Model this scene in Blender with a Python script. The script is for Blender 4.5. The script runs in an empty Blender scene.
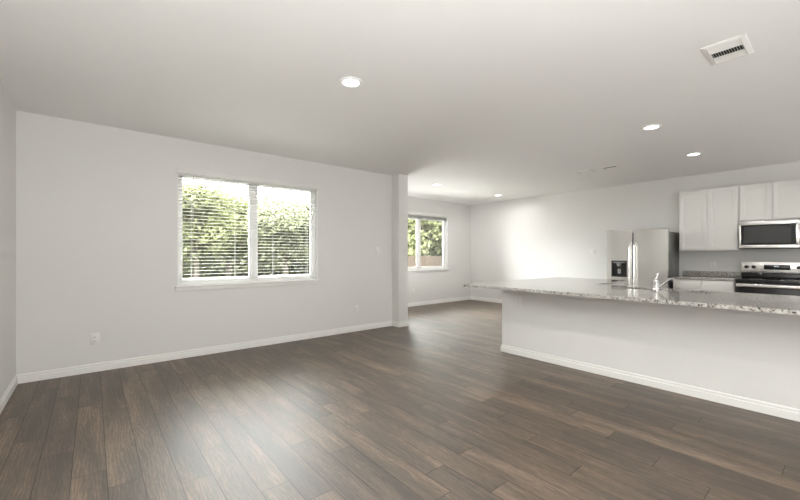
import bpy, bmesh, math, random
from mathutils import Vector, Matrix, noise
PI = math.pi
C = bpy.context.scene.collection
sc = bpy.context.scene

# ------------------------------------------------------------------ camera, world, sun, exposure
CAM_H = 1.2945; TH = 0.6913; F = 371.39; YH = 254.83
cd = bpy.data.cameras.new('camera'); cam = bpy.data.objects.new('camera', cd); C.objects.link(cam)
cam.location = (0, 0, CAM_H); cam.rotation_euler = (PI/2, 0, -TH)
cd.sensor_fit = 'HORIZONTAL'; cd.sensor_width = 36; cd.lens = 36*F/800
cd.shift_y = (YH-250)/800.0; cd.clip_start = .05; cd.clip_end = 300
sc.camera = cam

w = bpy.data.worlds.new('world'); sc.world = w; w.use_nodes = True
wn = w.node_tree; bg = wn.nodes['Background']
SKY = 40.0
bg.inputs[0].default_value = (.985, .985, .985, 1); bg.inputs[1].default_value = SKY
sd = bpy.data.lights.new('sun', 'SUN'); sun = bpy.data.objects.new('sun', sd); C.objects.link(sun)
sd.energy = 70.0; sd.angle = .03; sd.color = (1, .97, .92)
sun.rotation_euler = Vector((.25, .08, -1)).to_track_quat('-Z', 'Y').to_euler()
sun.location = (-8, 2, 12)

# soft fill lights added out of view to brighten the ceiling and walls
# x, y, z, size, size, watts, direction it faces
FILL_LIGHTS = ((.0, -.65, .35, 1.1, 1.2, 96.0, (0, 0, 1)), (4.76, 6.42, .1, .5, .8, 25.0, (0, 0, 1)),
          (.78, -3.1, 1.4, 2.6, 2.2, 80.0, (0, 1, 0)),
          (7.6, -2.3, 1.4, 1.8, 1.8, 42.0, (-1, .55, .2)))
for i, (bx_, by_, bz_, bw_, bh_, be_, bd_) in enumerate(FILL_LIGHTS):
    ld = bpy.data.lights.new('fill_light', 'AREA'); lo = bpy.data.objects.new('fill_light', ld); C.objects.link(lo)
    ld.shape = 'RECTANGLE'; ld.size = bw_; ld.size_y = bh_; ld.energy = be_; ld.color = (1, 1, .995); ld.spread = math.radians(168 if bd_[2] == 1 else 180)
    lo.location = (bx_, by_, bz_); lo.rotation_euler = Vector(bd_).to_track_quat('-Z', 'Y').to_euler()

vs = sc.view_settings
vs.view_transform = 'Standard'; vs.look = 'None'; vs.gamma = 1; vs.use_curve_mapping = False
vs.exposure = 0.34
cy = sc.cycles
cy.use_denoising = True
cy.max_bounces = 12; cy.diffuse_bounces = 7; cy.glossy_bounces = 4; cy.transmission_bounces = 6; cy.transparent_max_bounces = 12
cy.sample_clamp_indirect = 6; cy.caustics_reflective = False; cy.caustics_refractive = False
CAN_W = {'living': 18.0, 'kitchen': 5.0, 'nook': 12.0}      # watts of the recessed ceiling lights

# ------------------------------------------------------------------ materials
def mat(name, col=(.8,.8,.8), rough=.5, metal=0, **kw):
    m = bpy.data.materials.new(name); m.use_nodes = True
    b = m.node_tree.nodes['Principled BSDF']
    b.inputs['Base Color'].default_value = (*col, 1); b.inputs['Roughness'].default_value = rough
    b.inputs['Metallic'].default_value = metal
    for k, v in kw.items(): b.inputs[k.replace('_', ' ')].default_value = v
    return m
def nd(m, t, **kw):
    n = m.node_tree.nodes.new(t)
    for k, v in kw.items(): setattr(n, k, v)
    return n
def lk(m, a, b): m.node_tree.links.new(a, b)
def bump(m, scale, strength, dist=.002, detail=3, stretch=None):
    b = m.node_tree.nodes['Principled BSDF']
    tc = nd(m, 'ShaderNodeTexCoord'); n = nd(m, 'ShaderNodeTexNoise'); bp = nd(m, 'ShaderNodeBump')
    n.inputs['Scale'].default_value = scale; n.inputs['Detail'].default_value = detail
    bp.inputs['Strength'].default_value = strength; bp.inputs['Distance'].default_value = dist
    src = tc.outputs['Object']
    if stretch:
        mp = nd(m, 'ShaderNodeMapping'); mp.inputs['Scale'].default_value = stretch
        lk(m, src, mp.inputs[0]); src = mp.outputs[0]
    lk(m, src, n.inputs['Vector']); lk(m, n.outputs[0], bp.inputs['Height']); lk(m, bp.outputs[0], b.inputs['Normal'])
    return m
M = {}
M['wall'] = bump(mat('wall_paint', (.735, .730, .713), .62), 90, .12)
M['ceiling'] = bump(mat('ceiling_paint', (.865, .862, .848), .8), 60, .2)
M['trim'] = mat('trim_paint', (.83, .825, .80), .35)
M['vinyl'] = mat('white_vinyl', (.9, .9, .89), .4)
M['cab'] = bump(mat('cabinet_paint', (.80, .79, .765), .38), 40, .03)
M['plastic'] = mat('white_plastic', (.79, .782, .76), .3)
M['slot'] = mat('dark_slot', (.05, .05, .05), .6)
M['chrome'] = mat('brushed_nickel', (.55, .54, .53), .20, 1)
M['steel'] = bump(mat('stainless', (.92, .91, .89), .24, 1), 30, .04, .001, 2, (1, 1, 30))
M['steel_sink'] = mat('sink_steel', (.20, .20, .195), .45, 1)
M['body'] = mat('appliance_side', (.16, .16, .158), .32, .3)
M['black'] = mat('black_plastic', (.012, .012, .013), .35)
M['blackglass'] = mat('black_glass', (.008, .008, .009), .07)
M['mwglass'] = mat('smoked_window', (.05, .05, .05), .22)
M['grey'] = mat('grey_plastic', (.35, .35, .35), .35)
M['duct'] = mat('duct_dark', (.03, .03, .03), .8)
M['blind'] = mat('blind_slat', (.88, .88, .87), .45)
_m = M['blind']; _t = nd(_m, 'ShaderNodeBsdfTranslucent'); _t.inputs[0].default_value = (.9, .9, .88, 1); _x = nd(_m, 'ShaderNodeMixShader'); _x.inputs[0].default_value = .4
_o = [x for x in _m.node_tree.nodes if x.type == 'OUTPUT_MATERIAL'][0]
lk(_m, _m.node_tree.nodes['Principled BSDF'].outputs[0], _x.inputs[1]); lk(_m, _t.outputs[0], _x.inputs[2]); lk(_m, _x.outputs[0], _o.inputs[0])
M['screen'] = mat('display', (.02, .02, .02), .2); M['screen'].node_tree.nodes['Principled BSDF'].inputs['Emission Color'].default_value = (.8, .9, 1, 1)
M['screen'].node_tree.nodes['Principled BSDF'].inputs['Emission Strength'].default_value = .8
M['lens'] = mat('lamp_lens', (.9, .9, .9), .4)
_b = M['lens'].node_tree.nodes['Principled BSDF']; _b.inputs['Emission Color'].default_value = (1, .98, .94, 1); _b.inputs['Emission Strength'].default_value = 6
M['logo'] = mat('logo_badge', (.25, .25, .26), .3, .6)
M['fence'] = bump(mat('cedar_fence', (.021, .0165, .0130), .8), 12, .2)
M['bark'] = bump(mat('bark', (.05, .043, .035), .9), 8, .5, .05)
M['blocker'] = bump(mat('blocker_brown', (.10, .08, .07), .9), 14, .3)  # dark brown for the added light-blocking wall outside
M['patio'] = mat('patio_concrete', (.38, .37, .355), .8)

def glass():
    m = bpy.data.materials.new('window_glass'); m.use_nodes = True; nt = m.node_tree; nt.nodes.clear()
    o = nd(m, 'ShaderNodeOutputMaterial'); mx = nd(m, 'ShaderNodeMixShader'); t = nd(m, 'ShaderNodeBsdfTransparent'); g = nd(m, 'ShaderNodeBsdfGlossy')
    fr = nd(m, 'ShaderNodeFresnel'); fr.inputs[0].default_value = 1.35
    t.inputs[0].default_value = (.95, .97, .96, 1); g.inputs['Roughness'].default_value = .01
    lk(m, fr.outputs[0], mx.inputs[0]); lk(m, t.outputs[0], mx.inputs[1]); lk(m, g.outputs[0], mx.inputs[2]); lk(m, mx.outputs[0], o.inputs[0])
    return m
M['glass'] = glass()

def granite(name, bright=1.0):
    m = mat(name, (.6, .6, .58), .10); b = m.node_tree.nodes['Principled BSDF']
    tc = nd(m, 'ShaderNodeTexCoord')
    n1 = nd(m, 'ShaderNodeTexNoise'); n1.inputs['Scale'].default_value = 60; n1.inputs['Detail'].default_value = 5; n1.inputs['Roughness'].default_value = .7
    r1 = nd(m, 'ShaderNodeValToRGB'); e = r1.color_ramp.elements
    e[0].position = .33; e[0].color = (.20*bright, .185*bright, .165*bright, 1); e[1].position = .56; e[1].color = (.66*bright, .645*bright, .61*bright, 1)
    k = r1.color_ramp.elements.new(.45); k.color = (.44*bright, .42*bright, .39*bright, 1)
    v = nd(m, 'ShaderNodeTexVoronoi'); v.inputs['Scale'].default_value = 95
    r2 = nd(m, 'ShaderNodeValToRGB'); e = r2.color_ramp.elements; r2.color_ramp.interpolation = 'CONSTANT'
    e[0].position = 0; e[0].color = (.12, .11, .105, 1); e[1].position = .16; e[1].color = (1, 1, 1, 1)
    k = r2.color_ramp.elements.new(.12); k.color = (.45, .41, .37, 1)
    k2 = r2.color_ramp.elements.new(.55); k2.color = (.9, .89, .87, 1)
    mx = nd(m, 'ShaderNodeMix', data_type='RGBA', blend_type='MULTIPLY'); mx.inputs[0].default_value = 1
    sp = nd(m, 'ShaderNodeSeparateColor')
    lk(m, tc.outputs['Object'], n1.inputs['Vector']); lk(m, tc.outputs['Object'], v.inputs['Vector'])
    lk(m, n1.outputs[0], r1.inputs[0]); lk(m, v.outputs['Color'], sp.inputs[0]); lk(m, sp.outputs[0], r2.inputs[0])
    lk(m, r1.outputs[0], mx.inputs[6]); lk(m, r2.outputs[0], mx.inputs[7]); lk(m, mx.outputs[2], b.inputs['Base Color'])
    return m
M['granite'] = granite('speckled_granite', .86)
M['granite2'] = granite('speckled_granite_dark', .82)

def wood():
    m = mat('wood_look_floor', (.2, .16, .13), .4); nt = m.node_tree; b = nt.nodes['Principled BSDF']
    at = nd(m, 'ShaderNodeAttribute'); at.attribute_name = 'plank'   # rgb = random id, along
    uv = nd(m, 'ShaderNodeUVMap'); uv.uv_map = 'UVMap'
    sx = nd(m, 'ShaderNodeSeparateXYZ'); lk(m, uv.outputs[0], sx.inputs[0])   # metres within the plank
    sc_ = nd(m, 'ShaderNodeSeparateColor'); lk(m, at.outputs['Color'], sc_.inputs[0])
    def math_(op, a, b_=None, clamp=False):
        n = nd(m, 'ShaderNodeMath', operation=op); n.use_clamp = clamp
        for i, x in enumerate((a, b_)):
            if x is None: continue
            if isinstance(x, (int, float)): n.inputs[i].default_value = x
            else: lk(m, x, n.inputs[i])
        return n.outputs[0]
    off = nd(m, 'ShaderNodeCombineXYZ')
    lk(m, math_('ADD', math_('MULTIPLY', sx.outputs[0], 1.0), math_('MULTIPLY', sc_.outputs[0], 17.0)), off.inputs[0])
    lk(m, math_('ADD', math_('MULTIPLY', sx.outputs[1], .15), math_('MULTIPLY', sc_.outputs[1], 9.0)), off.inputs[1])
    lk(m, math_('MULTIPLY', sc_.outputs[2], 5.0), off.inputs[2])
    # broad tone inside the plank
    n0 = nd(m, 'ShaderNodeTexNoise'); n0.inputs['Scale'].default_value = 9; n0.inputs['Detail'].default_value = 5; n0.inputs['Roughness'].default_value = .6
    lk(m, off.outputs[0], n0.inputs['Vector'])
    # grain rings (cathedral)
    off2 = nd(m, 'ShaderNodeCombineXYZ')
    lk(m, math_('ADD', sx.outputs[0], math_('MULTIPLY', sc_.outputs[2], 3.0)), off2.inputs[0])
    lk(m, math_('ADD', math_('MULTIPLY', sx.outputs[1], .14), math_('MULTIPLY', sc_.outputs[0], 6.0)), off2.inputs[1])
    wv = nd(m, 'ShaderNodeTexWave', wave_type='BANDS', bands_direction='X')
    wv.inputs['Scale'].default_value = 16; wv.inputs['Distortion'].default_value = 20; wv.inputs['Detail'].default_value = 3
    wv.inputs['Detail Scale'].default_value = .55; wv.inputs['Detail Roughness'].default_value = .6
    lk(m, off2.outputs[0], wv.inputs['Vector'])
    n1 = nd(m, 'ShaderNodeTexNoise'); n1.inputs['Scale'].default_value = 120; n1.inputs['Detail'].default_value = 5; n1.inputs['Roughness'].default_value = .65
    lk(m, off.outputs[0], n1.inputs['Vector'])
    g = math_('ADD', math_('MULTIPLY', n0.outputs[0], .46), math_('ADD', math_('MULTIPLY', wv.outputs[1], .07), math_('MULTIPLY', n1.outputs[0], .30)))
    g = math_('ADD', g, math_('MULTIPLY', math_('SUBTRACT', sc_.outputs[0], .5), .07))
    rp = nd(m, 'ShaderNodeValToRGB'); e = rp.color_ramp.elements
    e[0].position = .33; e[0].color = (.036, .0215, .0105, 1); e[1].position = .57; e[1].color = (.22, .155, .102, 1)
    k = e.new(.45) if hasattr(e, 'new') else None; k.color = (.100, .066, .039, 1)
    lk(m, g, rp.inputs[0])
    # seams
    PW, PL = PLANK
    ex = math_('MINIMUM', sx.outputs[0], math_('SUBTRACT', PW, sx.outputs[0]))
    ey = math_('MINIMUM', sx.outputs[1], math_('SUBTRACT', PL, sx.outputs[1]))
    ed = math_('MINIMUM', ex, ey)
    ss = nd(m, 'ShaderNodeMapRange', interpolation_type='SMOOTHSTEP'); ss.inputs['From Min'].default_value = .0006; ss.inputs['From Max'].default_value = .0024
    ss.inputs['To Min'].default_value = .30; ss.inputs['To Max'].default_value = 1
    lk(m, ed, ss.inputs[0])
    mx = nd(m, 'ShaderNodeMix', data_type='RGBA', blend_type='MULTIPLY'); mx.inputs[0].default_value = 1
    lk(m, rp.outputs[0], mx.inputs[6]); lk(m, ss.outputs[0], mx.inputs[7]); lk(m, mx.outputs[2], b.inputs['Base Color'])
    rr = nd(m, 'ShaderNodeMapRange'); rr.inputs['To Min'].default_value = .45; rr.inputs['To Max'].default_value = .56
    lk(m, g, rr.inputs[0]); lk(m, rr.outputs[0], b.inputs['Roughness'])
    lk(m, ss.outputs[0], b.inputs['Specular IOR Level']); b.inputs['IOR'].default_value = 1.62
    bp = nd(m, 'ShaderNodeBump'); bp.inputs['Strength'].default_value = .35; bp.inputs['Distance'].default_value = .0012
    hh = math_('ADD', math_('MULTIPLY', g, .8), ss.outputs[0])
    lk(m, hh, bp.inputs['Height']); lk(m, bp.outputs[0], b.inputs['Normal'])
    return m
PLANK = (.1607, 1.29)
M['wood'] = wood()

def leaf(name, c1, c2):
    m = mat(name, c1, .6); nt = m.node_tree; b = nt.nodes['Principled BSDF']
    tc = nd(m, 'ShaderNodeTexCoord'); n = nd(m, 'ShaderNodeTexNoise'); n.inputs['Scale'].default_value = 1.3; n.inputs['Detail'].default_value = 5
    r = nd(m, 'ShaderNodeValToRGB'); r.color_ramp.elements[0].position = .38; r.color_ramp.elements[1].position = .62
    r.color_ramp.elements[0].color = (*c1, 1); r.color_ramp.elements[1].color = (*c2, 1)
    lk(m, tc.outputs['Object'], n.inputs['Vector']); lk(m, n.outputs[0], r.inputs[0]); lk(m, r.outputs[0], b.inputs['Base Color'])
    tr = nd(m, 'ShaderNodeBsdfTranslucent'); lk(m, r.outputs[0], tr.inputs[0])
    mx = nd(m, 'ShaderNodeMixShader'); mx.inputs[0].default_value = .4
    out = [x for x in nt.nodes if x.type == 'OUTPUT_MATERIAL'][0]
    lk(m, b.outputs[0], mx.inputs[1]); lk(m, tr.outputs[0], mx.inputs[2]); lk(m, mx.outputs[0], out.inputs[0])
    return m
M['leaf_a'] = leaf('leaves_pale', (.060, .066, .032), (.092, .096, .050))
M['leaf_b'] = leaf('leaves_grey_green', (.062, .067, .040), (.092, .097, .060))
def grass():
    m = mat('grass_ground', (.4, .42, .2), .9); b = m.node_tree.nodes['Principled BSDF']
    tc = nd(m, 'ShaderNodeTexCoord'); n = nd(m, 'ShaderNodeTexNoise'); n.inputs['Scale'].default_value = .35; n.inputs['Detail'].default_value = 8
    r = nd(m, 'ShaderNodeValToRGB'); r.color_ramp.elements[0].color = (.018, .019, .010, 1); r.color_ramp.elements[1].color = (.024, .023, .015, 1)
    r.color_ramp.elements[0].position = .35; r.color_ramp.elements[1].position = .65
    lk(m, tc.outputs['Object'], n.inputs['Vector']); lk(m, n.outputs[0], r.inputs[0]); lk(m, r.outputs[0], b.inputs['Base Color'])
    return m
M['grass'] = grass()

for k in ('grass', 'leaf_a', 'leaf_b', 'fence', 'bark', 'patio', 'blocker'):
    M[k].node_tree.nodes['Principled BSDF'].inputs['Specular IOR Level'].default_value = 0

# ------------------------------------------------------------------ builders
def bx(bm, x0, x1, y0, y1, z0, z1, bev=0, seg=2):
    x0, x1 = min(x0, x1), max(x0, x1); y0, y1 = min(y0, y1), max(y0, y1); z0, z1 = min(z0, z1), max(z0, z1)
    mtx = Matrix.Translation(((x0+x1)/2, (y0+y1)/2, (z0+z1)/2)) @ Matrix.Diagonal((x1-x0, y1-y0, z1-z0, 1))
    r = bmesh.ops.create_cube(bm, size=1, matrix=mtx)
    if bev:
        es = list({e for v in r['verts'] for e in v.link_edges})
        bmesh.ops.bevel(bm, geom=es, offset=bev, segments=seg, affect='EDGES', profile=.5)
    return bm
def cyl(bm, p0, p1, r0, r1=None, seg=24):
    r1 = r0 if r1 is None else r1
    p0, p1 = Vector(p0), Vector(p1); d = p1-p0
    mtx = Matrix.Translation((p0+p1)/2) @ d.to_track_quat('Z', 'Y').to_matrix().to_4x4()
    bmesh.ops.create_cone(bm, cap_ends=True, segments=seg, radius1=r0, radius2=r1, depth=d.length, matrix=mtx)
    return bm
def lathe(bm, prof, cx, cy_, seg=32, z=0):
    rings = []
    for r, h in prof:
        rings.append([bm.verts.new((cx+r*math.cos(2*PI*k/seg), cy_+r*math.sin(2*PI*k/seg), z+h)) for k in range(seg)])
    for a, b in zip(rings, rings[1:]):
        for k in range(seg): bm.faces.new((a[k], a[(k+1) % seg], b[(k+1) % seg], b[k]))
    return rings
def tube(bm, pts, rad, seg=14):
    pts = [Vector(p) for p in pts]; n = len(pts)
    rs = rad if isinstance(rad, (list, tuple)) else [rad]*n
    rings = []; up = Vector((.13, .37, .92)).normalized()
    for i, p in enumerate(pts):
        t = (pts[min(i+1, n-1)]-pts[max(i-1, 0)]).normalized()
        a = t.cross(up).normalized(); b = t.cross(a).normalized()
        rings.append([bm.verts.new(p+rs[i]*(a*math.cos(2*PI*k/seg)+b*math.sin(2*PI*k/seg))) for k in range(seg)])
    for a, b in zip(rings, rings[1:]):
        for k in range(seg): bm.faces.new((a[k], a[(k+1) % seg], b[(k+1) % seg], b[k]))
    bm.faces.new(rings[0][::-1]); bm.faces.new(rings[-1]); return bm
def arc(p0, p1, p2, n=8):
    p0, p1, p2 = map(Vector, (p0, p1, p2))
    return [(1-t)**2*p0+2*t*(1-t)*p1+t*t*p2 for t in [i/n for i in range(n+1)]]
def prism(bm, poly, z0, z1):
    a = [bm.verts.new((x, y, z0)) for x, y in poly]; b = [bm.verts.new((x, y, z1)) for x, y in poly]
    n = len(poly)
    for k in range(n): bm.faces.new((a[k], a[(k+1) % n], b[(k+1) % n], b[k]))
    bm.faces.new(a[::-1]); bm.faces.new(b); return bm
def new(): return bmesh.new()
def wloc(o):
    v = Vector(o.location)
    while o.parent: o = o.parent; v = v+Vector(o.location)
    return v
def obj(name, bm, m, parent=None, smooth=True, recalc=True):
    """bm holds world coordinates; the object's origin goes to the thing's base (or the parent's origin)."""
    if recalc: bmesh.ops.recalc_face_normals(bm, faces=bm.faces)
    if parent: base = wloc(parent)
    else:
        xs = [v.co.x for v in bm.verts]; ys = [v.co.y for v in bm.verts]; zs = [v.co.z for v in bm.verts]
        base = Vector(((min(xs)+max(xs))/2, (min(ys)+max(ys))/2, min(zs)))
    bmesh.ops.translate(bm, verts=bm.verts, vec=-base)
    me = bpy.data.meshes.new(name); bm.to_mesh(me); bm.free()
    if smooth:
        for p in me.polygons: p.use_smooth = True
        me.set_sharp_from_angle(angle=math.radians(35))
    o = bpy.data.objects.new(name, me); C.objects.link(o)
    o.data.materials.append(m)
    if parent: o.parent = parent
    else: o.location = base
    return o
def thing(name, label, cat, loc, group=None):
    o = bpy.data.objects.new(name, None); C.objects.link(o); o.location = loc; o.empty_display_size = .1
    o['label'] = label; o['category'] = cat
    if group: o['group'] = group
    return o
def tag(o, label, cat, group=None, kind=None):
    o['label'] = label; o['category'] = cat
    if group: o['group'] = group
    if kind: o['kind'] = kind
    return o
def struct(name, bm, m, parent=None, smooth=True):
    o = obj(name, bm, m, parent, smooth)
    if not parent: o['kind'] = 'structure'
    return o
def copy_tree(o, parent=None):
    c = o.copy(); C.objects.link(c); c.parent = parent
    for ch in list(o.children): copy_tree(ch, c)
    return c

# ------------------------------------------------------------------ dimensions
H = 2.743
XL, XR = -.592, 8.44           # left wall, kitchen wall
YA, YB = 5.323, 6.988          # living-room window wall, dining wall
YR = -3.2                      # wall behind the camera
XE, YF = 4.428, 5.129          # end of the window wall (the pier)
XP0, XP1, YP = 4.234, 4.37, 2.968   # peninsula half wall
T = .16
OPA = (.815, 2.722, .905, 2.345)    # window 1 opening x0,x1,z0,z1
OPB = (5.52, 7.472, .905, 2.345)    # window 2 opening

# ------------------------------------------------------------------ room shell
def wall_hole(name, x0, x1, y0, y1, op):
    bm = new()
    a0, a1, z0, z1 = op
    bx(bm, x0, a0, y0, y1, 0, H); bx(bm, a1, x1, y0, y1, 0, H)
    bx(bm, a0, a1, y0, y1, z1, H)
    if z0 > .05: bx(bm, a0, a1, y0, y1, 0, z0)
    return struct(name, bm, M['wall'], smooth=False)
wall_hole('wall_back', XL-T, 4.215, YA, YA+T, OPA)
wall_hole('wall_dining', XE-.2, XR+T, YB, YB+T, OPB)
struct('wall_front', bx(new(), XL-T, XR+T, YR-T, YR, 0, H), M['wall'], smooth=False)
struct('wall_left', bx(new(), XL-T, XL, YR, YA, 0, H), M['wall'], smooth=False)
struct('wall_right', bx(new(), XR, XR+T, YR, YB, 0, H), M['wall'], smooth=False)
bm = new(); bx(bm, 4.215, XE, YF, YB, 0, H)
struct('wall_pier', bm, M['wall'], smooth=False)
struct('ceiling', bx(new(), XL-T, XR+T, YR-T, YB+T, H, H+.15), M['ceiling'], smooth=False)
struct('wall_peninsula', bx(new(), XP0, XP1, -1.2, YP, 0, .8815), M['wall'], smooth=False)

# floor: rows of planks along Y, each plank a face of one mesh
def make_floor():
    rnd = random.Random(4)
    pw, pl = PLANK
    joints = {-1: 2.619, 0: 3.354, 1: 2.40, 2: 2.72, 3: 3.335, 4: 3.105, 5: 2.414, 6: 2.152, 7: 2.678, 8: 2.88, 9: 2.536, 10: 1.612,
              11: 2.0, 12: 2.335, 13: 1.426, 14: 1.779, 17: 1.433}
    me = bpy.data.meshes.new('floor'); V = []; Fc = []; UV = []; COL = []
    k0 = math.floor((XL-T-.225)/pw); k1 = math.ceil((XR+T-.225)/pw)
    for k in range(k0, k1):
        xa, xb = .225+k*pw, .225+(k+1)*pw
        j = joints.get(k, rnd.uniform(0, pl))
        n0 = math.floor((YR-T-j)/pl); n1 = math.ceil((YB+T-j)/pl)
        for n in range(n0, n1):
            ya, yb = j+n*pl, j+(n+1)*pl
            i = len(V); V += [(xa, ya, 0), (xb, ya, 0), (xb, yb, 0), (xa, yb, 0)]; Fc.append((i, i+1, i+2, i+3))
            UV += [(0, 0), (pw, 0), (pw, pl), (0, pl)]
            c = (rnd.random(), rnd.random(), rnd.random(), 1); COL += [c]*4
    me.from_pydata(V, [], Fc)
    me.uv_layers.new(name='UVMap'); me.color_attributes.new('plank', 'FLOAT_COLOR', 'CORNER')
    me.uv_layers['UVMap'].data.foreach_set('uv', [c for p in UV for c in p])
    me.color_attributes['plank'].data.foreach_set('color', [c for p in COL for c in p])
    o = bpy.data.objects.new('floor', me); C.objects.link(o); me.materials.append(M['wood']); o['kind'] = 'structure'
make_floor()
struct('floor_slab', bx(new(), XL-T, XR+T, YR-T, YB+T, -.2, -.004), M['patio'], smooth=False)

# baseboards: stepped profile (offset from the wall, height)
PROF = [(0, 0), (.014, 0), (.014, .060), (.0125, .0625), (.006, .065), (.006, .070), (.0085, .073), (.0085, .080), (.0075, .086), (.004, .091), (0, .093)]
def baseboard(name, p0, p1, n, ext0=0, ext1=0):
    p0, p1, n = Vector(p0), Vector(p1), Vector(n); d = (p1-p0).normalized()
    bm = new(); A = []; B = []
    for o_, h in PROF:
        A.append(bm.verts.new((*(p0+n*o_-d*ext0*o_), h))); B.append(bm.verts.new((*(p1+n*o_+d*ext1*o_), h)))
    k = len(PROF)
    for i in range(k): bm.faces.new((A[i], A[(i+1) % k], B[(i+1) % k], B[i]))
    bm.faces.new(A[::-1]); bm.faces.new(B)
    return struct(name, bm, M['trim'], smooth=False)
baseboard('baseboard_left', (XL, YR), (XL, YA), (1, 0), -1, -1)
baseboard('baseboard_back', (XL, YA), (4.215, YA), (0, -1), -1, -1)
baseboard('baseboard_pier', (4.215, YA), (4.215, YF), (-1, 0), -1, 1)
baseboard('baseboard_pier_front', (4.215, YF), (XE, YF), (0, -1), 1, 1)
baseboard('baseboard_pier_side', (XE, YF), (XE, YB), (1, 0), 1, -1)
baseboard('baseboard_dining', (XE, YB), (XR, YB), (0, -1), -1, -1)
baseboard('baseboard_right', (XR, YB), (XR, 3.02), (-1, 0), -1, 0)
baseboard('baseboard_peninsula', (XP0, YP), (XP0, -1.2), (-1, 0), 1, 0)
baseboard('baseboard_peninsula_end', (XP1, YP), (XP0, YP), (0, 1), 0, 1)

# cleat under the countertop on the peninsula's living-room face
struct('trim_1', bx(new(), XP0-.008, XP0, -1.2, YP+.0, .79, .882, .002, 1), M['wall'], smooth=False)

# ------------------------------------------------------------------ windows
def window(name, op, yw, nrm=1):
    x0, x1, z0, z1 = op; xc = (x0+x1)/2
    r = bpy.data.objects.new(name, None); C.objects.link(r); r.location = (xc, yw, z0); r['kind'] = 'structure'
    ya, yb = yw+.085, yw+.145
    bm = new(); fw = .042
    bx(bm, x0, x0+fw, ya, yb, z0, z1, .003); bx(bm, x1-fw, x1, ya, yb, z0, z1, .003)
    bx(bm, x0+fw, x1-fw, ya, yb, z1-fw, z1, .003); bx(bm, x0+fw, x1-fw, ya, yb, z0, z0+.055, .003)
    obj('window_frame', bm, M['vinyl'], r)
    bm = new(); bx(bm, x0, x0+.006, yw+.001, ya, z0+.003, z1); bx(bm, x1-.006, x1, yw+.001, ya, z0+.003, z1); bx(bm, x0+.006, x1-.006, yw+.001, ya, z1-.006, z1)
    obj('jamb_liner', bm, M['vinyl'], r, smooth=False)
    obj('mullion', bx(new(), xc-.035, xc+.035, ya-.005, yb, z0+.05, z1-fw, .003), M['vinyl'], r)
    for a, b in ((x0+fw, xc-.035), (xc+.035, x1-fw)):
        bm = new(); s = .026
        bx(bm, a, a+s, ya+.012, yb-.012, z0+.055, z1-fw, .002); bx(bm, b-s, b, ya+.012, yb-.012, z0+.055, z1-fw, .002)
        bx(bm, a, b, ya+.012, yb-.012, z0+.055, z0+.055+s, .002); bx(bm, a, b, ya+.012, yb-.012, z1-fw-s, z1-fw, .002)
        sash = obj('sash', bm, M['vinyl'], r)
        obj('glass_pane', bx(new(), a+s*.6, b-s*.6, ya+.028, ya+.032, z0+.07, z1-fw-.01), M['glass'], sash, smooth=False)
    bm = new(); bx(bm, x0-.03, x1+.03, yw-.035, yw+.0, z0-.018, z0+.002, .005, 3); bx(bm, x0, x1, yw-.002, ya, z0-.018, z0+.002)
    obj('window_sill', bm, M['trim'], r)
    obj('apron', bx(new(), x0-.022, x1+.022, yw-.014, yw-.0005, z0-.062, z0-.018, .003), M['trim'], r)
    return r
window('window_1', OPA, YA); window('window_2', OPB, YB)

# light portals in the openings: they only guide the daylight sampling
for nm, (x0, x1, z0, z1), y, rx in (('portal_living', OPA, YA+T+.01, -PI/2), ('portal_dining', OPB, YB+T+.01, -PI/2)):
    ld = bpy.data.lights.new(nm, 'AREA'); lo = bpy.data.objects.new(nm, ld); C.objects.link(lo)
    ld.shape = 'RECTANGLE'; ld.size = x1-x0; ld.size_y = z1-z0; ld.cycles.is_portal = True
    lo.location = ((x0+x1)/2, y, (z0+z1)/2); lo.rotation_euler = (rx, 0, 0)

# blinds
def blind(op, yw, label, wand_x, raised=False):
    x0, x1, z0, z1 = op
    r = thing('window_blind', label, 'blind', ((x0+x1)/2, yw+.04, z0+.03), 'white slatted blinds')
    yc = yw+.043
    bm = new(); bx(bm, x0-.012, x1+.02, yw-.016, yw-.0003, z1-.033, z1+.035, .003)
    obj('valance', bm, M['wallish'], r)
    obj('headrail', bx(new(), x0+.004, x1-.004, yw+.015, yw+.07, z1-.045, z1-.002, .002), M['blind'], r)
    bm = new(); z = z1-.125 if raised else z0+.095; n = 0; pitch = .0052 if raised else .0445
    zr = z1-.148 if raised else z0+.052
    while z < z1-.050:
        t = math.radians(0 if raised else -2.2)
        for s in (1,):
            a, b = x0+.008, x1-.008
            # gently crowned slat
            ys = [-.024, -.008, .008, .024]; hs = [-.0016, 0, 0, -.0016]
            top = [(yc+y*math.cos(t), z+h+y*math.sin(t)+.0008) for y, h in zip(ys, hs)]
            bot = [(p[0], p[1]-.0016) for p in top[::-1]]
            sec = top+bot
            A = [bm.verts.new((a, *p)) for p in sec]; B = [bm.verts.new((b, *p)) for p in sec]; k = len(sec)
            for i in range(k): bm.faces.new((A[i], A[(i+1) % k], B[(i+1) % k], B[i]))
            bm.faces.new(A[::-1]); bm.faces.new(B)
        z += pitch
    obj('slats', bm, M['blind'], r, smooth=False)
    obj('bottom_rail', bx(new(), x0+.008, x1-.008, yc-.025, yc+.025, zr, zr+.016, .004), M['blind'], r)
    bm = new()
    n = 4
    for k in range(n):
        xx = x0+.16+(x1-x0-.32)*k/(n-1)
        bm = new()
        for yy in (yc-.0265, yc+.0265): cyl(bm, (xx, yy, zr+.008), (xx, yy, z1-.04), .0012, seg=6)
        bx(bm, xx-.001, xx+.001, yc-.027, yc+.027, zr-.001, zr+.0005)
        obj('ladder_cord', bm, M['blind'], r)
    bm = new(); cyl(bm, (wand_x, yw+.008, z1-.05), (wand_x, yw+.008, z1-.62), .004, seg=8)
    obj('tilt_wand', bm, M['grey'], r)
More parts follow.
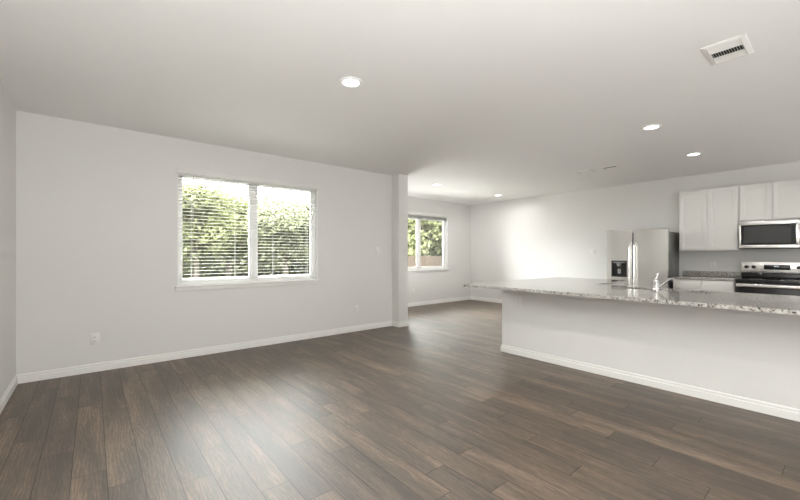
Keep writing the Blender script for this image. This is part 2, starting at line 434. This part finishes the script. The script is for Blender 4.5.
M['wallish'] = mat('valance_paint', (.76, .75, .725), .5)
blind(OPA, YA, 'wide white slatted blind lowered over the large living-room window, with a tilt wand', .99)
blind(OPB, YB, 'white slatted blind drawn up into a thin stack at the top of the dining-nook window', 5.70, True)

# ------------------------------------------------------------------ outlets and switches
def plate_dup(where, face, label, w=.076, h=.120, kind='outlet', group='wall outlets', gangs=1):
    """where = centre of the plate on the wall, face = outward normal (unit axis)."""
    P = Vector(where); n = Vector(face); u = Vector((0, 0, 1)).cross(n)
    name = 'electrical_outlet' if kind == 'outlet' else 'light_switch'
    r = thing(name, label, 'outlet' if kind == 'outlet' else 'light switch', P-Vector((0, 0, h/2)), group)
    def b(cu, cz, su, sz, d0, d1, bev=0):
        bm = new(); c = P+u*cu+n*(d0+d1)/2+Vector((0, 0, cz))
        hx = abs(u.x)*su/2+abs(n.x)*(d1-d0)/2; hy = abs(u.y)*su/2+abs(n.y)*(d1-d0)/2
        return bx(bm, c.x-hx, c.x+hx, c.y-hy, c.y+hy, c.z-sz/2, c.z+sz/2, bev)
    obj('face_plate', b(0, 0, w, h, .0005, .006, .0018), M['plastic'], r)
    if kind == 'outlet':
        for s in (1, -1):
            so = obj('socket', b(0, s*.0195, .034, .028, .0055, .0075, .0008), M['plastic'], r)
            bm = new()
            for cu, sz in ((-.0065, .009), (.0065, .007)):
                c = P+u*cu+Vector((0, 0, s*.0195+.003)); q = n*.0078
                hx = abs(u.x)*.0012+abs(n.x)*.0006; hy = abs(u.y)*.0012+abs(n.y)*.0006
                bx(bm, c.x+q.x-hx, c.x+q.x+hx, c.y+q.y-hy, c.y+q.y+hy, c.z-sz/2, c.z+sz/2)
            c = P+Vector((0, 0, s*.0195-.008))+n*.0078
            cyl(bm, c-n*.0006, c+n*.0006, .0025, seg=10)
            obj('slots', bm, M['slot'], so)
    else:
        for g in range(gangs):
            cu = (g-(gangs-1)/2)*.046
            obj('rocker', b(cu, 0, .033, .066, .0055, .0095, .0015), M['plastic'], r)
    return r
plate_dup((.020, YA, .366), (0, -1, 0), 'white wall outlet low on the window wall, left of the big window', w=.086, h=.128)
plate_dup((3.438, YA, .374), (0, -1, 0), 'white wall outlet low on the window wall, between big window and pier')
plate_dup((6.207, YB, .39), (0, -1, 0), 'white wall outlet low under the dining-nook window')
plate_dup((XP0, 2.716, .705), (-1, 0, 0), 'white outlet on the peninsula half wall just under the countertop end')
plate_dup((XR, 1.525, 1.11), (-1, 0, 0), 'white outlet on the kitchen wall above the granite backsplash')
plate_dup((3.885, YA, 1.373), (0, -1, 0), 'single white light switch on the window wall left of the pier', kind='switch', group=None)
plate_dup((XR, 3.571, 1.364), (-1, 0, 0), 'double white light switch on the kitchen wall left of the refrigerator', w=.12, h=.118, kind='switch', group=None, gangs=2)

# ------------------------------------------------------------------ countertops
CT, CB = .914, .882
def slab_with_holes(bm, xs, ys, solid, z0, z1):
    """grid slab: cells where solid(i,j); shared verts so edges stay clean."""
    vt = {}
    def v(i, j, z):
        k = (i, j, z)
        if k not in vt: vt[k] = bm.verts.new((xs[i], ys[j], z))
        return vt[k]
    nx, ny = len(xs)-1, len(ys)-1
    S = lambda i, j: 0 <= i < nx and 0 <= j < ny and solid(i, j)
    for i in range(nx):
        for j in range(ny):
            if not S(i, j): continue
            bm.faces.new((v(i, j, z1), v(i+1, j, z1), v(i+1, j+1, z1), v(i, j+1, z1)))
            bm.faces.new((v(i, j, z0), v(i, j+1, z0), v(i+1, j+1, z0), v(i+1, j, z0)))
            if not S(i-1, j): bm.faces.new((v(i, j, z0), v(i, j, z1), v(i, j+1, z1), v(i, j+1, z0)))
            if not S(i+1, j): bm.faces.new((v(i+1, j, z0), v(i+1, j+1, z0), v(i+1, j+1, z1), v(i+1, j, z1)))
            if not S(i, j-1): bm.faces.new((v(i, j, z0), v(i+1, j, z0), v(i+1, j, z1), v(i, j, z1)))
            if not S(i, j+1): bm.faces.new((v(i, j+1, z0), v(i, j+1, z1), v(i+1, j+1, z1), v(i+1, j+1, z0)))
    return bm
X0, X1, X2 = 3.715, 5.03, 6.17
Y1, Y2 = 3.19, 2.10
SX = (4.64, 4.91); SY = ((.87, 1.24), (1.30, 1.655))
xs = [X0, SX[0], SX[1], X1, X2]; ys = [-1.2, SY[0][0], SY[0][1], SY[1][0], SY[1][1], Y2, Y1]
def solid(i, j):
    if i == 3: return j == 5
    if i == 1 and j in (1, 3): return False
    return True
bm = slab_with_holes(new(), xs, ys, solid, CB, CT)
es = [e for e in bm.edges if len(e.link_faces) == 2 and e.calc_face_angle(0) > .5]
bmesh.ops.bevel(bm, geom=es, offset=.004, segments=2, affect='EDGES')
tag(obj('peninsula_countertop', bm, M['granite']), 'long light speckled granite countertop overhanging the white peninsula half wall', 'countertop')

# kitchen side of the peninsula
t = thing('base_cabinet', 'white base cabinet with sink doors on the kitchen side of the peninsula', 'cabinet', (4.67, .9, 0), 'white kitchen base cabinets')
bm = new(); bx(bm, XP1+.005, 4.98, -1.2, SY[0][0]-.03, .10, .88); bx(bm, XP1+.005, 4.98, SY[1][1]+.03, 2.11, .10, .88)
bx(bm, XP1+.005, 4.98, SY[0][0]-.03, SY[1][1]+.03, .10, .66); bx(bm, 4.965, 4.98, SY[0][0]-.03, SY[1][1]+.03, .66, .88); bx(bm, XP1+.005, 4.92, -1.2, 2.11, 0, .10)
obj('cabinet_body', bm, M['cab'], t, smooth=False)
def shaker(bm, x, n, ya, yb, z0, z1, fr=.057, th=.019):
    """shaker panel whose front looks along n (+1 = +X, -1 = -X); x = back plane."""
    xf = x+n*th; xm = x+n*th*.25
    bx(bm, x, xf, ya, ya+fr, z0, z1, .0015, 1); bx(bm, x, xf, yb-fr, yb, z0, z1, .0015, 1)
    bx(bm, x, xf, ya+fr, yb-fr, z0, z0+fr, .0015, 1); bx(bm, x, xf, ya+fr, yb-fr, z1-fr, z1, .0015, 1)
    bx(bm, x, xm, ya+fr-.004, yb-fr+.004, z0+fr-.004, z1-fr+.004)
    return bm
yy = -1.19
while yy < 2.05:
    obj('door', shaker(new(), 4.981, 1, yy+.005, yy+.40, .12, .86), M['cab'], t, smooth=False); yy += .41
t = thing('base_cabinet', 'white base cabinet under the deep end of the peninsula countertop', 'cabinet', (5.4, 2.6, 0), 'white kitchen base cabinets')
bm = new(); bx(bm, XP1+.005, 6.10, 2.13, 2.94, .1, .88); bx(bm, XP1+.005, 6.04, 2.16, 2.92, 0, .1)
obj('cabinet_body', bm, M['cab'], t, smooth=False)
for k in range(2): obj('door', shaker(new(), 6.101, 1, 2.135+k*.405, 2.53+k*.405, .12, .86), M['cab'], t, smooth=False)

# sink
t = thing('kitchen_sink', 'stainless double-bowl undermount sink set in the peninsula countertop', 'sink', (4.8, 1.26, .70))
for (ya, yb) in SY:
    bm = new(); x0, x1 = SX
    z0, z1 = .70, CB-.001
    o_ = .006
    # open bowl: outer walls, tapered inner walls
    def ring(g, z): return [bm.verts.new(p) for p in ((x0-g, ya-g, z), (x1+g, ya-g, z), (x1+g, yb+g, z), (x0-g, yb+g, z))]
    R = [ring(.02, z1), ring(.001, z1), ring(-.008, z0+.02), ring(-.03, z0+.004)]
    for a, b in zip(R, R[1:]):
        for k in range(4): bm.faces.new((a[k], a[(k+1) % 4], b[(k+1) % 4], b[k]))
    bm.faces.new(R[-1])
    o = obj('bowl', bm, M['steel_sink'], t, smooth=False)
    md = o.modifiers.new('s', 'SOLIDIFY'); md.thickness = .002; md.offset = -1
    bm = new(); lathe(bm, [(.0, .002), (.03, .002), (.042, .004), (.045, .001)], (x0+x1)/2, (ya+yb)/2, 20, z0+.004)
    obj('drain', bm, M['chrome'], o)

# faucet
fx, fy = 4.585, 1.30
t = thing('kitchen_faucet', 'brushed metal single-lever kitchen faucet beside the sink on the peninsula', 'faucet', (fx, fy, CT))
bm = new(); rg = lathe(bm, [(.0, .0), (.034, .0), (.034, .006), (.027, .012), (.023, .03), (.022, .085), (.024, .10), (.022, .115), (.012, .124), (.0, .126)], fx, fy, 28, CT+.0005)
obj('faucet_body', bm, M['chrome'], t)
bm = new(); tube(bm, [(fx+.008, fy-.006, CT+.028), (fx+.035, fy-.033, CT+.058), (fx+.068, fy-.066, CT+.094), (fx+.092, fy-.092, CT+.119), (fx+.106, fy-.106, CT+.127), (fx+.118, fy-.118, CT+.122), (fx+.122, fy-.122, CT+.108)], [.015, .0145, .014, .014, .0145, .015, .015], 16)
obj('spout', bm, M['chrome'], t)
bm = new(); tube(bm, arc((fx, fy, CT+.11), (fx+.004, fy-.004, CT+.14), (fx+.014, fy-.013, CT+.185), 6), [.014, .013, .011, .010, .009, .009, .010], 12)
obj('lever', bm, M['chrome'], t)

# ------------------------------------------------------------------ kitchen wall
# base cabinet between refrigerator and range
CF = 7.81
YC0, YC1 = 1.150, 1.955
t = thing('base_cabinet', 'white base cabinet with two drawers between the refrigerator and the range', 'cabinet', (8.1, 1.55, 0), 'white kitchen base cabinets')
bm = new(); bx(bm, CF, XR-.002, YC0, YC1, .1, .881); bx(bm, CF+.06, XR-.002, YC0, YC1, 0, .1)
obj('cabinet_body', bm, M['cab'], t, smooth=False)
for a, b in ((YC0+.018, 1.542), (1.570, YC1-.018)):
    obj('drawer', bx(new(), CF-.020, CF-.001, a, b, .725, .862, .003), M['cab'], t)
    obj('door', shaker(new(), CF-.001, -1, a, b, .12, .712), M['cab'], t, smooth=False)
bm = new(); bx(bm, 7.775, XR-.002, 1.146, 1.965, .882, .914, .003); bx(bm, XR-.022, XR-.002, 1.146, 1.965, .914, 1.006, .003)
tag(obj('kitchen_countertop', bm, M['granite2']), 'short speckled granite countertop with backsplash strip between refrigerator and range', 'countertop')

# wall cabinets
UF = 8.13
def upper(ya, yb, z0, z1, ndoors, label):
    t = thing('wall_cabinet', label, 'cabinet', (8.28, (ya+yb)/2, z0), 'white wall cabinets')
    obj('cabinet_body', bx(new(), UF, XR-.002, ya, yb, z0, z1, .0015, 1), M['cab'], t, smooth=False)
    wd = (yb-ya)/ndoors
    for k in range(ndoors):
        g0 = .014 if k == 0 else .010
        g1 = .014 if k == ndoors-1 else .010
        obj('door', shaker(new(), UF-.001, -1, ya+k*wd+g0, ya+(k+1)*wd-g1, z0+.014, z1-.014), M['cab'], t, smooth=False)
    return t
upper(1.146, 1.946, 1.365, 2.425, 2, 'tall white two-door wall cabinet between the refrigerator and the microwave')
upper(.372, 1.140, 1.835, 2.425, 2, 'short white two-door wall cabinet directly above the microwave')

# refrigerator
FX = 7.66; FA, FB = 2.00, 2.985; GS = 2.535; FT = 1.752
t = thing('refrigerator', 'stainless side-by-side refrigerator with black dispenser in the left door', 'refrigerator', (8.0, (FA+FB)/2, 0))
bm = new(); bx(bm, FX+.085, XR-.03, FA+.012, FB-.012, .045, FT-.045, .006); bx(bm, FX+.12, XR-.08, FA+.05, FB-.05, 0.0, .045)
obj('cabinet_body', bm, M['body'], t)
obj('door_seal', bx(new(), FX+.030, FX+.0845, FA+.02, FB-.02, .09, FT-.05), M['black'], t, smooth=False)
def fdoor(ya, yb, hole=None):
    """convex door front between ya and yb, with an optional recess (y0,y1,z0,z1)."""
    bm = new(); z0, z1 = .075, FT
    n = 14; bow = .005
    ylist = [ya+(yb-ya)*k/n for k in range(n+1)]
    zlist = [z0, z1]
    if hole:
        ylist = sorted(set([y for y in ylist if abs(y-hole[0]) > .012 and abs(y-hole[1]) > .012]+[hole[0], hole[1]]))
        zlist = [z0, hole[2], hole[3], z1]
    def xf(y):
        u = (y-ya)/(yb-ya)*2-1
        return FX+bow*(abs(u)**2.4)
    G = {}
    for i, y in enumerate(ylist):
        for j, z in enumerate(zlist): G[i, j] = bm.verts.new((xf(y), y, z))
    for i in range(len(ylist)-1):
        for j in range(len(zlist)-1):
            if hole and hole[0]-1e-6 <= ylist[i] and ylist[i+1] <= hole[1]+1e-6 and j == 1: continue
            bm.faces.new((G[i, j], G[i, j+1], G[i+1, j+1], G[i+1, j]))
    Bk = {}
    N = len(ylist)-1; K = len(zlist)-1
    for i in (0, N):
        for j in range(K+1): Bk[i, j] = bm.verts.new((FX+.078, ylist[i], zlist[j]))
    for i in (0, N):
        for j in range(K): bm.faces.new((G[i, j], G[i, j+1], Bk[i, j+1], Bk[i, j]))
    for j in (0, K):
        bm.faces.new([G[i, j] for i in range(N+1)]+[Bk[N, j], Bk[0, j]])
    bm.faces.new([Bk[0, j] for j in range(K+1)]+[Bk[N, j] for j in range(K, -1, -1)])
    return bm
DH = (2.635, 2.90, .880, 1.185)
fl = obj('freezer_door', fdoor(GS+.010, FB, DH), M['steel'], t)
fr_ = obj('refrigerator_door', fdoor(FA, GS-.010), M['steel'], t)
def handle(y, lean):
    bm = new()
    tube(bm, [(FX+.012, y, 1.50), (FX-.025, y, 1.515), (FX-.045, y, 1.49)]+[(FX-.052, y+lean*.004*math.sin(PI*k/6), 1.45-.83*k/6) for k in range(7)]+[(FX-.045, y, .585), (FX-.025, y, .56), (FX+.012, y, .575)], [.012]*3+[.0135]*7+[.012]*3, 14)
    return bm
obj('handle', handle(GS+.036, 1), M['steel'], fl); obj('handle', handle(GS-.036, -1), M['steel'], fr_)
d0, d1, e0, e1 = DH
bm = new()
for a, b, c, d in ((d0, d1, e1-.055, e1), (d0, d1, e0, e0+.02), (d0, d0+.014, e0+.02, e1-.055), (d1-.014, d1, e0+.02, e1-.055)): bx(bm, FX-.003, FX+.03, a, b, c, d, .002)
bx(bm, FX+.024, FX+.029, d0, d1, e0, e1)

ds = obj('dispenser', bm, M['black'], fl)
bm = new(); bx(bm, FX+.010, FX+.026, (d0+d1)/2-.028, (d0+d1)/2+.028, e0+.06, e0+.15, .006)
obj('paddle', bm, M['grey'], ds)
obj('spout', cyl(new(), (FX+.008, (d0+d1)/2, e1-.050), (FX+.008, (d0+d1)/2, e1-.105), .045, .026, 20), M['grey'], ds)
bm = new(); bx(bm, FX-.0045, FX-.0028, d0+.03, d1-.03, e1-.038, e1-.022)
obj('control_strip', bm, M['grey'], ds)
# small badge, top right of the right door
bm = new()
for k in range(6): bx(bm, FX+.0065, FX+.0105, 2.092+k*.0105, 2.099+k*.0105, 1.690, 1.702-.002*(k % 2))
obj('badge', bm, M['logo'], fr_)
for a, b in ((FA+.02, FA+.09), (FB-.09, FB-.02)):
    obj('hinge_cover', bx(new(), FX+.085, FX+.185, a, b, FT-.044, FT+.012, .006), M['body'], t)

# microwave over the range
MA, MB_ = .378, 1.132; MZ0, MZ1 = 1.392, 1.828; MX = 8.05
t = thing('microwave', 'stainless over-the-range microwave with dark window, mounted under the short wall cabinet', 'microwave', (8.25, (MA+MB_)/2, MZ0))
obj('microwave_body', bx(new(), MX+.03, XR-.003, MA, MB_, MZ0, MZ1, .004), M['body'], t)
DA = MA+.085
bm = new()
for a, b, c, d in ((DA, MB_, MZ1-.062, MZ1-.002), (DA, MB_, MZ0+.008, MZ0+.058), (MB_-.022, MB_, MZ0+.058, MZ1-.062), (DA, DA+.016, MZ0+.058, MZ1-.062)):
    bx(bm, MX, MX+.029, a, b, c, d, .002)
dr = obj('door', bm, M['steel'], t)
obj('window', bx(new(), MX+.003, MX+.028, DA+.014, MB_-.020, MZ0+.056, MZ1-.060), M['blackglass'], dr, smooth=False)
obj('viewing_screen', bx(new(), MX+.0015, MX+.0028, DA+.085, MB_-.055, MZ0+.085, MZ1-.088), M['mwglass'], dr, smooth=False)
bm = new(); yh = DA+.022
tube(bm, [(MX+.005, yh, MZ0+.05), (MX-.03, yh, MZ0+.055), (MX-.042, yh, MZ0+.09), (MX-.046, yh, (MZ0+MZ1)/2), (MX-.042, yh, MZ1-.09), (MX-.03, yh, MZ1-.055), (MX+.005, yh, MZ1-.05)], [.010, .011, .0135, .0145, .0135, .011, .010], 14)
obj('handle', bm, M['steel'], dr)
obj('control_panel', bx(new(), MX, MX+.029, MA, DA-.003, MZ0+.008, MZ1-.002, .002), M['blackglass'], t)
obj('vent_strip', bx(new(), MX+.008, MX+.05, MA+.002, MB_-.002, MZ0-.006, MZ0+.007), M['black'], t)

# range
RA, RB = .378, 1.136; RX = 7.79
t = thing('kitchen_range', 'stainless and black freestanding electric range below the microwave', 'stove', (8.1, (RA+RB)/2, 0))
obj('range_body', bx(new(), RX+.03, XR-.02, RA, RB, .03, .898, .003), M['body'], t)
bm = new(); bx(bm, RX+.02, XR-.16, RA-.001, RB+.001, .898, .914, .004)
ck = obj('cooktop', bm, M['blackglass'], t)
for cx_, cy_, rr in ((7.98, .95, .10), (7.98, .56, .08), (8.17, .95, .075), (8.17, .56, .10)):
    bm = new(); lathe(bm, [(rr, .0), (rr+.002, .0004), (rr+.004, 0)], cx_, cy_, 40, .9142)
    obj('burner_ring', bm, M['grey'], ck)
bm = new(); bx(bm, XR-.16, XR-.02, RA+.002, RB-.002, .898, 1.004, .003)
obj('rear_riser', bm, M['blackglass'], t)
bm = new(); PX = XR-.165
bx(bm, PX, XR-.02, RA+.002, RB-.002, 1.006, 1.182, .005)
cp = obj('control_panel', bm, M['steel'], t)
bm = new(); bx(bm, PX-.003, PX, .572, .866, 1.06, 1.135, .001)
dp = obj('display', bm, M['blackglass'], cp)
bm = new()
for k in range(4): bx(bm, PX-.0042, PX-.003, .70+k*.014, .708+k*.014, 1.104, 1.122)
obj('clock_digits', bm, M['screen'], dp)
for yy in (1.072, .985, .482, .41):
    bm = new(); cyl(bm, (PX-.001, yy, 1.098), (PX-.028, yy, 1.098), .027, .024, 24); bx(bm, PX-.034, PX-.026, yy-.004, yy+.004, 1.08, 1.116, .001)
    obj('knob', bm, M['black'], cp)
obj('upper_fascia', bx(new(), RX, RX+.03, RA, RB, .872, .9, .004), M['blackglass'], t)
od = obj('oven_door', bx(new(), RX-.012, RX+.029, RA, RB, .22, .866, .004), M['blackglass'], t)
bm = new(); bx(bm, RX-.062, RX-.036, RA+.012, RB-.014, .800, .852, .010, 3)
for yy in (RA+.05, RB-.05): bx(bm, RX-.045, RX-.010, yy-.012, yy+.012, .815, .839, .003)
obj('handle', bm, M['steel'], od)
obj('storage_drawer', bx(new(), RX-.008, RX+.029, RA, RB, .05, .212, .004), M['steel'], t)

# ------------------------------------------------------------------ ceiling: recessed lights and registers
def can(x, y, label, group='round recessed ceiling lights'):
    t = thing('recessed_light', label, 'ceiling light', (x, y, H), group)
    bm = new(); lathe(bm, [(.068, -.002), (.070, -.009), (.088, -.011), (.095, -.006), (.096, 0), (.068, 0), (.068, -.002)], x, y, 40, H)
    obj('trim_ring', bm, M['vinyl'], t)
    bm = new(); rg = lathe(bm, [(.0001, -.012), (.03, -.0115), (.055, -.009), (.0685, -.003)], x, y, 32, H)
    obj('lens', bm, M['lens'], t)
    ld = bpy.data.lights.new('bulb', 'AREA'); ld.shape = 'DISK'; ld.size = .13; ld.energy = 9.0 if y < 0 else CAN_W['living' if x < 3 else 'nook' if y > 4 else 'kitchen']; ld.color = (1, .99, .965); ld.spread = PI*.95
    lo = bpy.data.objects.new('bulb', ld); C.objects.link(lo); lo.parent = t; lo.location = (0, 0, -.016)
    return t
can(1.668, 2.66, 'lit round recessed ceiling light over the living room, nearest and largest in view')
can(4.874, 1.425, 'lit round recessed ceiling light above the peninsula countertop and sink')
can(6.65, 1.42, 'lit round recessed ceiling light in the kitchen nearest the wall cabinets')
can(5.464, 5.41, 'lit round recessed ceiling light over the dining nook, the one nearer the pier')
can(7.56, 5.41, 'lit round recessed ceiling light over the dining nook, the one farther from the pier')
can(1.668, -1.2, 'added round recessed ceiling light, unseen behind the camera, filling the living room')  # lamp added out of view for general fill
can(5.9, -1.2, 'added round recessed ceiling light, unseen beyond the right edge of view, filling the kitchen')  # another added lamp, unseen, for fill on the kitchen side

def register(x0, x1, y0, y1, label, name='ceiling_register', kind=0):
    t = thing(name, label, 'air vent', ((x0+x1)/2, (y0+y1)/2, H), 'white ceiling registers')
    bm = new(); z = H
    f = .032; 
    # sloped frame
    def rg(g, zz): return [bm.verts.new(p) for p in ((x0+g, y0+g, zz), (x1-g, y0+g, zz), (x1-g, y1-g, zz), (x0+g, y1-g, zz))]
    R = [rg(0, z-.0005), rg(.002, z-.005), rg(f*.8, z-.012), rg(f, z-.012), rg(f, z-.001)]
    for a, b in zip(R, R[1:]):
        for k in range(4): bm.faces.new((a[k], a[(k+1) % 4], b[(k+1) % 4], b[k]))
    obj('frame', bm, M['trim'], t, smooth=False)
    a0, a1, b0, b1 = x0+f, x1-f, y0+f, y1-f
    obj('duct_opening', bx(new(), a0, a1, b0, b1, z-.0025, z-.0008), M['duct'], t, smooth=False)
    bm = new()
    def lou(x_0, x_1, y_0, y_1, tilt_axis, ang, n):
        for k in range(n):
            u = (k+.5)/n
            if tilt_axis == 'x':      # louvre runs along x, spaced in y
                yc = y_0+(y_1-y_0)*u; dy = .5*(y_1-y_0)/n*1.15*math.cos(ang); dz = .008*math.sin(ang)
                q = [(x_0, yc-dy, z-.007-dz), (x_1, yc-dy, z-.007-dz), (x_1, yc+dy, z-.007+dz), (x_0, yc+dy, z-.007+dz)]
            else:
                xc = x_0+(x_1-x_0)*u; dx = .5*(x_1-x_0)/n*1.15*math.cos(ang); dz = .008*math.sin(ang)
                q = [(xc-dx, y_0, z-.007-dz), (xc-dx, y_1, z-.007-dz), (xc+dx, y_1, z-.007+dz), (xc+dx, y_0, z-.007+dz)]
            q = [(p[0], p[1], p[2]+(.0035 if kind else 0)) for p in q]
            lo_ = [bm.verts.new(p) for p in q]; hi = [bm.verts.new((p[0], p[1], p[2]+.0012)) for p in q]
            for i in range(4): bm.faces.new((lo_[i], lo_[(i+1) % 4], hi[(i+1) % 4], hi[i]))
            bm.faces.new(lo_); bm.faces.new(hi[::-1])
    if kind == 0:   # three-way register
        xa = a0+(a1-a0)*.36; xb = a0+(a1-a0)*.68
        lou(a0, xa, b0, b1, 'y', math.radians(-25), 5)
        lou(xa+.003, xb-.003, b0, b1, 'x', math.radians(60), 12)
        lou(xb, a1, b0, b1, 'y', math.radians(-18), 4)
    elif kind == 1:
        lou(a0, a0+(a1-a0)*.40, b0, b1, 'y', math.radians(-12), 4); lou(a0+(a1-a0)*.48, a1, b0, b1, 'y', math.radians(-12), 5)
    else:
        lou(a0, a0+(a1-a0)*.26, b0, b1, 'y', math.radians(-12), 3); lou(a0+(a1-a0)*.50, a1, b0, b1, 'y', math.radians(-12), 4)
    obj('louvres', bm, M['trim'], t, smooth=False)
    return t
register(3.285, 3.645, .43, .665, 'large white ceiling register with dark louvre slots, nearest the camera')
register(6.46, 6.72, 2.80, 3.06, 'small flat white ceiling register, farther from the wall cabinets of the close pair', kind=1)
register(6.46, 6.76, 2.38, 2.64, 'small white ceiling register with a dark slot, nearer the wall cabinets of the close pair', kind=2)

# ------------------------------------------------------------------ outdoors
GZ = -.35
bm = new()
nx = 40
gv = {}
for i in range(nx+1):
    for j in range(nx+1):
        x = -60+i*140/nx; y = 7.2+j*80/nx
        gv[i, j] = bm.verts.new((x, y, GZ+.0*y+(noise.noise(Vector((x*.15, y*.15, 0)))*.12 if j > 1 else 0)))
for i in range(nx):
    for j in range(nx): bm.faces.new((gv[i, j], gv[i+1, j], gv[i+1, j+1], gv[i, j+1]))
o = struct('ground', bm, M['grass'])
struct('wall_sky_block', bx(new(), -7.3, -7.0, 4.0, 34, GZ-.1, 4.4), M['blocker'], smooth=False)  # unseen wall added to block low sky light through the living-room window
struct('ground_yard_edge', bx(new(), -60, XE-.22, YA+T+.02, 7.2, GZ-.25, GZ-.01), M['patio'], smooth=False)
struct('ground_bounce_slab', bx(new(), -3, 16, 7.2, 11.0, GZ, GZ+.14), M['patio'], smooth=False)  # pale slab added below the sightline to bounce daylight onto the ceiling

def tree(x, y, h, cr, seed, m, label, n=15000, lean=0, ls=.135):
    rnd = random.Random(seed)
    t = thing('tree', label, 'tree', (x, y, GZ), 'trees beyond the windows')
    bm = new(); blobs = []
    fork = h*.28
    tube(bm, [(x, y, GZ-.15), (x+.05, y, GZ+fork*.5), (x+lean*.2, y, GZ+fork)], [.20, .15, .13], 10)
    for k in range(6):
        a = 2*PI*k/6+rnd.uniform(-.4, .4); rr = cr*rnd.uniform(.35, .75); hz = GZ+h*rnd.uniform(.45, .88)
        e = (x+rr*math.cos(a), y+rr*math.sin(a), hz)
        tube(bm, arc((x+lean*.2, y, GZ+fork), (x+.35*rr*math.cos(a), y+.35*rr*math.sin(a), GZ+(fork+hz-GZ)*.55), e, 6), [.10, .085, .07, .055, .04, .03, .02], 7)
        blobs.append((e, cr*rnd.uniform(.38, .52)))
    obj('trunk', bm, M['bark'], t)
    blobs.append(((x, y, GZ+h-cr*.45), cr*.55)); blobs.append(((x, y, GZ+h*.5), cr*.7))
    for k in range(9):
        a = rnd.uniform(0, 2*PI); rr = cr*rnd.uniform(.3, .8)
        blobs.append(((x+rr*math.cos(a), y+rr*math.sin(a), GZ+h*rnd.uniform(.30, .84)), cr*rnd.uniform(.26, .42)))
    V = []; Fc = []
    for k in range(n):
        c, r_ = rnd.choice(blobs)
        d = Vector((rnd.gauss(0, 1), rnd.gauss(0, 1), rnd.gauss(0, 1))).normalized()
        rad = r_*(rnd.random()**.33)*(1+.25*noise.noise(d*2+Vector(c)))
        p = Vector(c)+Vector((d.x, d.y, d.z*.85))*rad
        if p.z < GZ+.5: continue
        nrm = (d+Vector((rnd.gauss(0, .6), rnd.gauss(0, .6), rnd.gauss(0, .6)+.4))).normalized()
        u = nrm.orthogonal().normalized(); u = Matrix.Rotation(rnd.uniform(0, 2*PI), 3, nrm) @ u; v = nrm.cross(u)
        s = ls*rnd.uniform(.6, 1.3); i = len(V)
        V += [p-u*s, p-v*s*.45+nrm*s*.1, p+u*s, p+v*s*.45+nrm*s*.1]; Fc.append((i, i+1, i+2, i+3))
    bl = Vector((x, y, GZ)); V = [q-bl for q in V]
    me = bpy.data.meshes.new('foliage'); me.from_pydata([tuple(q) for q in V], [], Fc); me.materials.append(m)
    o = bpy.data.objects.new('foliage', me); C.objects.link(o); o.parent = t
    return t
# seen through the living-room window
def along(px, d):      # direction helper: position at depth d along column px of the view
    r_ = (px-400)/F*d; return (d*math.sin(TH)+r_*math.cos(TH), d*math.cos(TH)-r_*math.sin(TH))
for px, d, h, cr, seed, m, lab in (
    (196, 21, 5.6, 2.7, 1, 'leaf_a', 'broad pale green tree outside, at the left of the living-room window'),
    (228, 23, 5.8, 2.7, 2, 'leaf_a', 'rounded pale green tree outside, just left of the living-room window mullion'),
    (285, 22, 5.1, 2.5, 3, 'leaf_b', 'round grey-green tree outside with forked trunk, in the right half of the living-room window'),
    (256, 30, 6.0, 2.9, 4, 'leaf_b', 'grey-green tree outside standing farther back behind the living-room window mullion'),
    (316, 29, 5.6, 2.8, 5, 'leaf_b', 'grey-green tree outside at the far right of the living-room window'),
    (165, 27, 6.2, 3.0, 6, 'leaf_b', 'grey-green tree outside, mostly past the left edge of the living-room window'),
    (405, 21, 7.0, 3.0, 7, 'leaf_a', 'bright green tree outside, left of the dining-nook window mullion'),
    (424, 19, 6.6, 2.6, 8, 'leaf_a', 'bright yellow-green tree outside, in the middle of the dining-nook window'),
    (447, 23, 6.6, 2.8, 9, 'leaf_b', 'darker green tree outside, at the right edge of the dining-nook window'),
):
    x, y = along(px, d); tree(x, y, h, cr, seed, M[m], lab)
# undergrowth below the tree line
rnd = random.Random(11); V = []; Fc = []
for k in range(26000):
    px = rnd.uniform(150, 460); d = rnd.uniform(28, 38); x, y = along(px, d)
    hh = 3.8*(.75+.5*noise.noise(Vector((x*.3, y*.3, 3))))
    p = Vector((x, y, GZ+.05+abs(hh)*rnd.random()**.7)); nrm = Vector((rnd.gauss(0, 1), rnd.gauss(0, 1)-.5, rnd.gauss(0, 1)+.8)).normalized()
    u = nrm.orthogonal().normalized(); v = nrm.cross(u); s = .22*rnd.uniform(.6, 1.3); i = len(V)
    V += [p-u*s, p-v*s*.6, p+u*s, p+v*s*.6]; Fc.append((i, i+1, i+2, i+3))
me = bpy.data.meshes.new('undergrowth'); me.from_pydata([tuple(q) for q in V], [], Fc); me.materials.append(M['leaf_b'])
o = bpy.data.objects.new('undergrowth', me); C.objects.link(o)
tag(o, 'tangled grey-green brush growing under and behind the trees beyond the windows', 'brush', kind='stuff')

# cedar fence seen through the dining window
fy_ = 12.6; fx0, fx1 = 8.6, 17.0; top = 1.23
t = thing('wooden_fence', 'tan wooden picket fence in the yard beyond the dining-nook window', 'fence', ((fx0+fx1)/2, fy_, GZ))
bm = new(); x = fx0
while x < fx1: bx(bm, x, x+.135, fy_-.01, fy_+.01, GZ-.1, top, .004, 1); x += .14
obj('pickets', bm, M['fence'], t, smooth=False)
for zz in (GZ+.35, top-.3): obj('rail', bx(new(), fx0, fx1, fy_+.011, fy_+.05, zz, zz+.09), M['fence'], t, smooth=False)
x = fx0+.05
while x < fx1: obj('post', bx(new(), x, x+.09, fy_+.051, fy_+.14, GZ-.2, top-.05), M['fence'], t, smooth=False); x += 2.4
